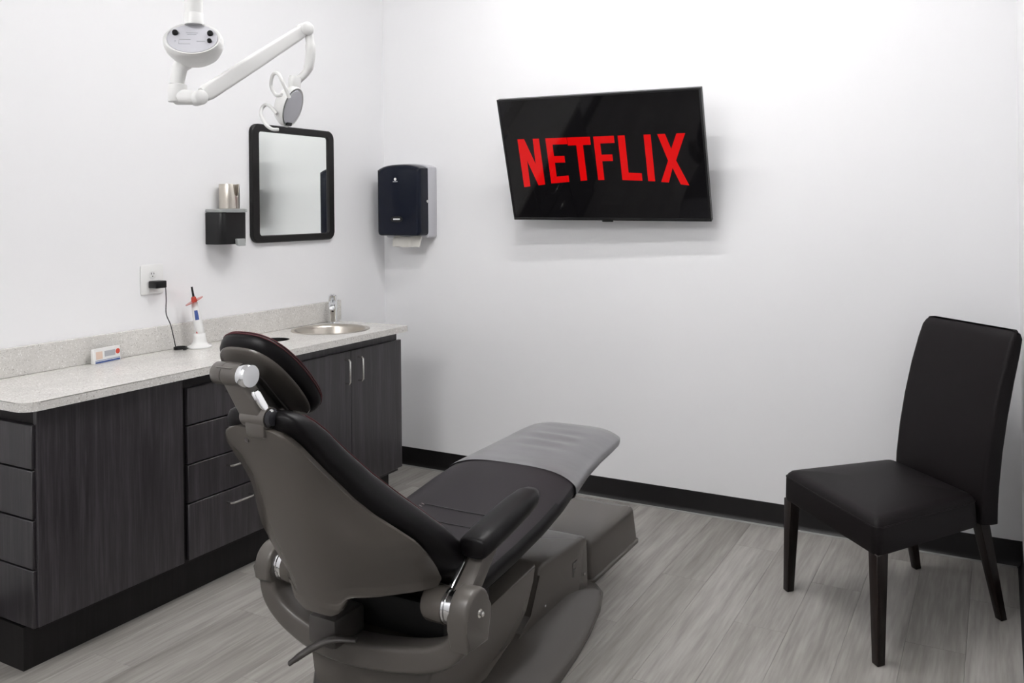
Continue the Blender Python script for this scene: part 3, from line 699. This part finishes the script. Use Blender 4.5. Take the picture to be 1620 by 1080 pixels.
def crest(z, a, s=1):
    hw, yr, yc, _ = lerp_tab(CU, z); c_, s_ = math.cos(a), math.sin(a); u = c_**.45; v = s_**.6
    y = (yr+yc)/2+v*(yc-yr)/2-(.030 if z < .95 else .015)*(1-u*u)*v
    return Vector((XM+s*hw*u, y, z))
for s in (1, -1):
    for off in (.78, 1.0):
        bm = bm_(); tube(bm, smoothpath([crest(z, off, s)+Vector((.0018*s, .0022, .0014)) for z in [.56+.44*i/30 for i in range(31)]], 2), .0015, 5); obj('stitching', bm, 'red', bc)
# ---- seat and leg rest : y -> half width, top centre z, bottom z
SE = [(-2.16, .205, .480, .410), (-2.12, .232, .492, .400), (-2.0, .250, .500, .404), (-1.85, .258, .520, .424), (-1.70, .261, .542, .446), (-1.55, .256, .565, .472), (-1.43, .244, .582, .498), (-1.30, .224, .592, .514), (-1.15, .209, .600, .526), (-1.02, .203, .605, .536), (-.955, .197, .605, .541), (-.925, .188, .602, .545), (-.905, .170, .597, .551), (-.894, .14, .590, .560), (-.889, .10, .582, .566)]
def seat_ring(y, n=40, grow=0.0, wr=False):
    hw, zt, zb = lerp_tab(SE, y); hw += grow; L = []
    for k in range(n):
        a = 2*PI*k/n; c, s = math.cos(a), math.sin(a)
        u = math.copysign(abs(c)**.5, c); v = math.copysign(abs(s)**.55, s)
        z = (zt+zb)/2+v*((zt-zb)/2+grow)
        if v > 0:
            z -= .022*abs(u)**5*v
            if -2.1 < y < -1.5: z -= .012*(1-u*u)*v*min(1, (-1.5-y)/.3)
            if wr and -1.30 < y < -1.0 and abs(u) < .62:
                z += .0045*math.sin((y+1.3)/.3*2*PI*3.5+u*1.2)*(math.cos(u/.62*PI/2)**1)*math.sin((y+1.3)/.3*PI)*v
        L.append(Vector((XM+hw*u, y, z)))
    return L
ys = [-2.16+(-.889+2.16)*i/64 for i in range(65)]
bm = bm_(); loft(bm, [seat_ring(y) for y in ys]); sc_ = obj('seat_cushion', bm, 'seatl', t, smooth=60)
sc_.data.materials.append(M['leather'])
for p_ in sc_.data.polygons:
    if p_.center.z < lerp_tab(SE, p_.center.y-1.75)[1]-.030: p_.material_index = 1
for y in (-1.845, -1.765):
    bm = bm_(); R = [p+Vector((0, 0, .0005)) for p in seat_ring(y, 80) if p.z > lerp_tab(SE, y)[1]-.03 and abs(p.x-XM) < .145]; R.sort(key=lambda p: p.x); tube(bm, R, .0022, 6); obj('seam', bm, 'black', sc_)
for s in (1, -1):
    for i in range(22):      # pale whip stitches along each side of the seat
        y = -2.05+i*.0135; ring = seat_ring(y, 160); p = min(ring, key=lambda q: abs(q.x-(XM+s*.145))+(0 if q.z > .47 else 9))
        bm = bm_(); tube(bm, [p+Vector((-.008*s, -.004, .0012)), p+Vector((.008*s, .004, .0006))], .0012, 5); obj('stitch', bm, 'pale', sc_)
# clear vinyl cover over the leg end (thin shell, open towards the seat)
yv = [-1.455+(-.889+1.455)*i/50 for i in range(51)]
rings = [seat_ring(y, 72, .005, True) for y in yv]
for r, y in zip(rings, yv):
    if y > -.93:
        for p in r: p.y += .005*(y+.93)/.041
    if y < -1.40:        # front edge of the cover bows towards the foot in the middle
        for p in r: p.y += .030*(1-((p.x-XM)/.26)**2)*min(1, (-1.40-y)/.055)
bm = bm_(); loft(bm, rings, True, False); bm.faces.new([v for v in bm.verts][-72:])
obj('toe_cover', bm, 'vinyl', t, smooth=60)
# board under the leg rest and black frame under the seat
bm = bm_(); prism(bm, [(-2.08, .385), (-1.55, .455), (-1.0, .520), (-1.0, .537), (-1.43, .500), (-1.70, .447), (-2.08, .398)], yz, XM-.17, XM+.17, .004, 2); obj('seat_board', bm, 'taupe2', t)
obj('seat_support', box(bm_(), XM-.14, XM+.14, -1.98, -1.70, .325, .44, .01), 'mblack', t)
# ---- armrests
def arm(s):
    ux = XM+s*.304
    a = thing('x', '', '') if False else None
    path = [(-2.185, .604, .036, .022), (-2.178, .606, .043, .028), (-2.12, .615, .046, .030), (-2.03, .628, .046, .030), (-1.95, .640, .043, .029), (-1.89, .648, .037, .026), (-1.862, .651, .026, .020), (-1.853, .652, .012, .012)]
    rings = []
    for y, z, hw, hh in path:
        rings.append([Vector((ux+hw*math.copysign(abs(math.cos(q))**.7, math.cos(q)), y, z+hh*math.copysign(abs(math.sin(q))**.8, math.sin(q)))) for q in [2*PI*k/24 for k in range(24)]])
    bm = bm_(); loft(bm, rings); p = obj('armrest_pad', bm, 'leather', DC, smooth=60)
    bm = bm_(); hexa(bm, [(ux-.026, -2.27, .49), (ux+.026, -2.27, .49), (ux+.026, -2.20, .49), (ux-.026, -2.20, .49)], [(ux-.020, -2.14, .596), (ux+.020, -2.14, .596), (ux+.020, -2.06, .602), (ux-.020, -2.06, .602)], .006); q = obj('armrest_post', bm, 'taupe2', DC)
    bm = bm_(); hexa(bm, [(ux-s*.040-.008, -2.25, .50), (ux-s*.040+.008, -2.25, .50), (ux-s*.040+.008, -2.225, .50), (ux-s*.040-.008, -2.225, .50)], [(ux-s*.032-.007, -2.15, .588), (ux-s*.032+.007, -2.15, .588), (ux-s*.032+.007, -2.12, .590), (ux-s*.032-.007, -2.12, .590)], .002); obj('chrome_strip', bm, 'chrome', DC)
arm(1)
# ---- headrest: local frame in the tilted plane
HO = Vector((XM-.055, -2.524, 1.063)); hv = Vector((0, -.20, .21)).normalized(); hn = Vector((0, .21, .20)).normalized(); hu = Vector((1, 0, 0))
HP = lambda u, v, n=0: HO+hu*u+hv*v+hn*n
def head_outline(sc=1.0, n=48, du=0, dv=0):
    L = []
    for k in range(n):
        a = 2*PI*k/n; c, s = math.cos(a), math.sin(a)
        u = math.copysign(abs(c)**.75, c)*.109; v = math.copysign(abs(s)**.72, s)*.140
        u *= 1-.10*(v/.140 < 0)*abs(v/.140)
        L.append((u*sc+du, v*sc+dv))
    return L
def hring(sc, n_): return [HP(u, v, n_) for u, v in head_outline(sc)]
bm = bm_(); loft(bm, [hring(.80, -.004), hring(.93, -.006), hring(1.0, .004), hring(1.03, .016), hring(1.025, .028), hring(.98, .036), hring(.88, .040), hring(.70, .037), hring(.40, .032), hring(.12, .030)])
hc = obj('headrest_cushion', bm, 'leather', t, smooth=70)
for n_, sc in ((.0265, 1.028), (.0335, 1.003)):
    bm = bm_(); R = [HP(u, v, n_) for u, v in head_outline(sc, 72)]; tube(bm, R+[R[0], R[1]], .0015, 5, False); obj('stitching', bm, 'red', hc)
def sring(sc, n_): return [HP(u*.93*sc, v*.94*sc+.001, n_) for u, v in head_outline(1.0)]
bm = bm_(); loft(bm, [sring(.99, .004), sring(1.0, -.008), sring(.975, -.012), sring(.76, -.016), sring(.32, -.018)])
hsell = obj('headrest_shell', bm, 'taupe', t, smooth=60)
bm = bm_(); prism(bm, [(-.070, -.08), (.000, -.125), (.012, -.115), (.020, .035), (-.005, .075), (-.050, .08), (-.072, .06)], lambda p, q, n_: HP(p, q, n_), -.012, -.022, .005, 2); obj('mounting_plate', bm, 'tdark', hsell)  # plate in a darker tone that paints the shade of the recess
bm = bm_(); prism(bm, [(-.050, -.07), (-.006, -.095), (.004, .03), (-.050, .05)], lambda p, q, n_: HP(p, q, n_), -.022, -.040, .004, 2); obj('slide_rail', bm, 'tdark', hsell)
# link arm between backrest and headrest
A, B = Vector((XM+.006, -2.618, 1.003)), Vector((XM-.045, -2.640, 1.098))
dirv = (B-A).normalized(); sv = Vector((1, 0, 0)); nv = dirv.cross(sv).normalized()
bm = bm_()
rings = [[A+dirv*(dd)+sv*p+nv*q for p, q in rrect(ww, tt, .010, 4)] for dd, ww, tt in ((-.022, .060, .036), (0, .072, .042), (.06, .072, .036), (.11, .068, .036), (.135, .06, .034))]
loft(bm, rings); lk = obj('headrest_arm', bm, 'taupe2', t, smooth=50)
obj('pivot_knob', lathe(bm_(), [(.001, -.055), (.022, -.055), (.026, -.050), (.026, -.020), (.024, -.019), (.026, -.018), (.026, .030)], B, (1, 0, 0), 28), 'taupe2', t)
obj('chrome_cap', lathe(bm_(), [(.026, .0302), (.0275, .032), (.0275, .050), (.025, .054), (.001, .055)], B, (1, 0, 0), 28), 'chrome', t)
obj('pivot_knob', lathe(bm_(), [(.001, -.036), (.022, -.036), (.024, -.032), (.024, .040), (.001, .040)], A, (1, 0, 0), 28), 'taupe2', t)
obj('release_button', lathe(bm_(), [(.021, .0402), (.0215, .044), (.017, .050), (.001, .052)], A, (1, 0, 0), 24), 'blackglass', t)
bm = bm_(); loft(bm, [[(A+B)/2+dirv*dd+sv*(.044+p)-nv*(.004)+nv*q for p, q in rrect(.012, tt, .004, 3)] for dd, tt in ((-.030, .012), (-.022, .020), (.012, .022), (.018, .014))]); obj('chrome_slide', bm, 'chrome', t)
bm = bm_(); hexa(bm, [A+Vector((-.020, -.018, -.045)), A+Vector((.036, -.018, -.045)), A+Vector((.036, .02, -.045)), A+Vector((-.020, .02, -.045))], [A+Vector((-.026, -.022, 0)), A+Vector((.039, -.022, 0)), A+Vector((.039, .02, 0)), A+Vector((-.026, .02, 0))], .008); obj('pivot_bracket', bm, 'taupe2', t)

# ---- utility box on the floor below the leg rest
t = thing('utility_box', 'low taupe floor utility box beneath the dental chair leg rest', 'utility box', (1.56, -.74, 0))
def ubr(ins, z, dy=0): return [(p, q, z) for p, q in rrect(.372-2*ins, .515-2*ins, max(.03-ins*.5, .008), 5, 1.556, -.707)]
bm = bm_(); loft(bm, [ubr(0, .0005), ubr(0, .012), ubr(.006, .016)]); obj('skirt', bm, 'taupe', t)
bm = bm_(); loft(bm, [ubr(.007, .0162), ubr(.018, .130), ubr(.021, .146), ubr(.028, .156), ubr(.040, .160), ubr(.07, .161)]); obj('cover', bm, 'taupe', t, smooth=50)

# ================================================================== CEILING DENTAL LIGHT
t = thing('dental_light', 'white ceiling-hung dental exam light with jointed arm and oval control housing', 'dental light', (1.19, -2.385, HCEIL))
def at(x, y, dep): return CAM + dep*(_f+_r2*(x-810)/F_PX-_u2*(y-PPY)/F_PX)
D0 = 2.40; k = D0/F_PX
vdir = (_f*-1)      # towards the camera side
Pc = at(307, 70, D0); pole = Vector((Pc.x, Pc.y, 0))
obj('canopy', lathe(bm_(), [(.001, -.0005), (.09, -.0005), (.09, -.02), (.04, -.045), (.03, -.05)], (pole.x, pole.y, HCEIL), (0, 0, 1), 32), 'white', t)
obj('pole', lathe(bm_(), [(.0245, 0), (.0245, HCEIL-.045-(Pc.z+.085))], (pole.x, pole.y, Pc.z+.085), (0, 0, 1), 28), 'white', t)
obj('pole_collar', lathe(bm_(), [(.0255, 0), (.0255, .03), (.0248, .031)], (pole.x, pole.y, Pc.z+.054), (0, 0, 1), 28), 'white', t)
# egg-shaped housing with a slanted face panel
faceN = Vector((.50, -.62, .42)).normalized(); fu = Vector((0, 0, 1)).cross(faceN).normalized(); fv = faceN.cross(fu)
bm = bm_(); rings = []
Ra, Rb = .080, .058
for i, (dep, s) in enumerate(((-.066, .05), (-.063, .30), (-.052, .60), (-.035, .83), (-.012, .97), (.008, 1.0), (.022, .97), (.028, .92), (.027, .86), (.024, .84))):
    rings.append([Pc+faceN*dep+fu*Ra*s*math.cos(2*PI*q/40)+fv*(Rb*s*math.sin(2*PI*q/40)*(1 if dep > -.02 else 1.05)-.012*(1-s)) for q in range(40)])
loft(bm, rings); hz = obj('control_housing', bm, 'white', t, smooth=60)
bm = bm_(); loft(bm, [[Pc+faceN*dd+fu*Ra*s*math.cos(2*PI*q/40)+fv*Rb*s*math.sin(2*PI*q/40) for q in range(40)] for dd, s in ((.0245, .84), (.0262, .83))]); pn = obj('control_panel', bm, 'panelg', hz)
FPp = lambda a, b, d=.0263: Pc+faceN*d+fu*a+fv*b
for a, b, r_ in ((-.046, .016, .0082), (.046, .016, .0082), (.046, -.010, .0062)): obj('knob', lathe(bm_(), [(r_, 0), (r_*.95, .006), (r_*.8, .008), (.0005, .008)], FPp(a, b), faceN, 18), 'black', pn)
bm = bm_()
for a0, a1, b0, b1 in ((-.018, .014, .018, .0192), (-.014, .010, .0125, .0137), (-.035, -.004, -.005, -.0038), (-.035, -.0336, -.018, -.005), (-.035, -.004, -.020, -.0188), (.012, .034, -.011, -.009), (-.046, -.042, -.012, -.008)):
    hexa(bm, [FPp(a0, b0), FPp(a1, b0), FPp(a1, b1), FPp(a0, b1)], [FPp(a0, b0, .0267), FPp(a1, b0, .0267), FPp(a1, b1, .0267), FPp(a0, b1, .0267)])
obj('panel_printing', bm, 'greyp', pn, smooth=0)
# neck and swivel below
J0 = at(284, 108, D0+.02); J1 = at(280, 133, D0+.02); J2 = at(281, 150, D0+.02)
obj('neck', tube(bm_(), [at(292, 98, D0+.02), J0, J1], [.025, .021, .019], 20), 'white', t, smooth=60)
obj('swivel', lathe(bm_(), [(.0245, 0), (.026, .002), (.0265, .03), (.025, .048), (.020, .050)], J2-Vector((0, 0, .020)), (0, 0, 1), 28), 'white', t, smooth=50)
A0 = at(281, 153, D0+.02); A1 = at(314, 155, D0-.005); A2 = at(482, 47, D0+.20)
obj('elbow', tube(bm_(), [A0, A0*.3+A1*.7, A1], [.023, .020, .018], 18), 'white', t, smooth=60)
ad = (A2-A1).normalized(); an = ad.cross(Vector((0, 0, 1))).normalized(); au = an.cross(ad)
for P_, nm in ((A1, 'arm_joint'), (A2, 'arm_joint')): obj(nm, lathe(bm_(), [(.001, -.024), (.017, -.024), (.0205, -.020), (.0205, .020), (.017, .024), (.001, .024)], P_, an, 24), 'white', t, smooth=50)
bm = bm_(); L_ = (A2-A1).length; loft(bm, [[A1+ad*dd+an*p+au*q for p, q in rrect(.034, hh, .008, 4)] for dd, hh in ((.018, .040), (.03, .046), (L_*.5, .044), (L_-.03, .038), (L_-.012, .034))]); obj('arm', bm, 'white', t, smooth=50)
# drop tube, curved wrist and lamp head
W0 = at(489, 55, D0+.20); W1 = at(491, 90, D0+.20); W2 = at(486, 112, D0+.20); W3 = at(470, 128, D0+.19)
obj('drop_tube', tube(bm_(), smoothpath([W0, at(491, 72, D0+.20), W1, W2, W3], 5), [.0125]*5+[.0145]*10+[.012]*6, 16), 'white', t, smooth=60)
obj('wrist_joint', lathe(bm_(), [(.001, -.020), (.016, -.020), (.018, -.014), (.018, .014), (.016, .020), (.001, .020)], at(466, 131, D0+.18), (at(466, 139, D0+.18)-at(466, 131, D0+.18)).normalized(), 22), 'white', t, smooth=50)
Hc_ = at(457, 168, D0+.16)
hn_ = Vector((.93, .10, -.34)).normalized()     # lamp looks towards the patient
hu_ = Vector((0, 0, 1)).cross(hn_).normalized(); hv_ = hn_.cross(hu_)
bm = bm_(); loft(bm, [[Hc_+hn_*dd+hu_*.044*s*math.cos(2*PI*q/36)+hv_*.062*s*math.sin(2*PI*q/36) for q in range(36)] for dd, s in ((-.040, .15), (-.036, .5), (-.024, .8), (-.006, .97), (.012, 1.0), (.016, .96), (.013, .92), (.004, .7), (.001, .2))]); lh = obj('lamp_head', bm, 'white', t, smooth=60)
bm = bm_(); loft(bm, [[Hc_+hn_*dd+hu_*.038*s*math.cos(2*PI*q/32)+hv_*.054*s*math.sin(2*PI*q/32) for q in range(32)] for dd, s in ((.0145, .98), (.017, .95), (.018, .5))]); obj('lens', bm, 'panelg', lh)
o5 = Hc_+hn_*.0155-hv_*.050
bm = bm_(); loft(bm, [[o5+hn_*dd+hu_*a+hv_*b for a, b in rrect(.024, .010, .002, 2)] for dd in (0, .004)]); obj('switch_window', bm, 'black', lh)
for sx, pts in (('upper', [(446, 150), (436, 150), (429, 135), (432, 118), (440, 117), (447, 130), (458, 155)]), ('lower', [(438, 180), (424, 166), (415, 170), (413, 182), (420, 196), (430, 204), (440, 205)])):
    obj('grab_handle', tube(bm_(), smoothpath([at(a, b, D0+.12+.02*math.sin(i)) for i, (a, b) in enumerate(pts)], 6), .0052, 10), 'white', t, smooth=60)

for o in list(bpy.data.objects):
    if '_o' in o: del o['_o']
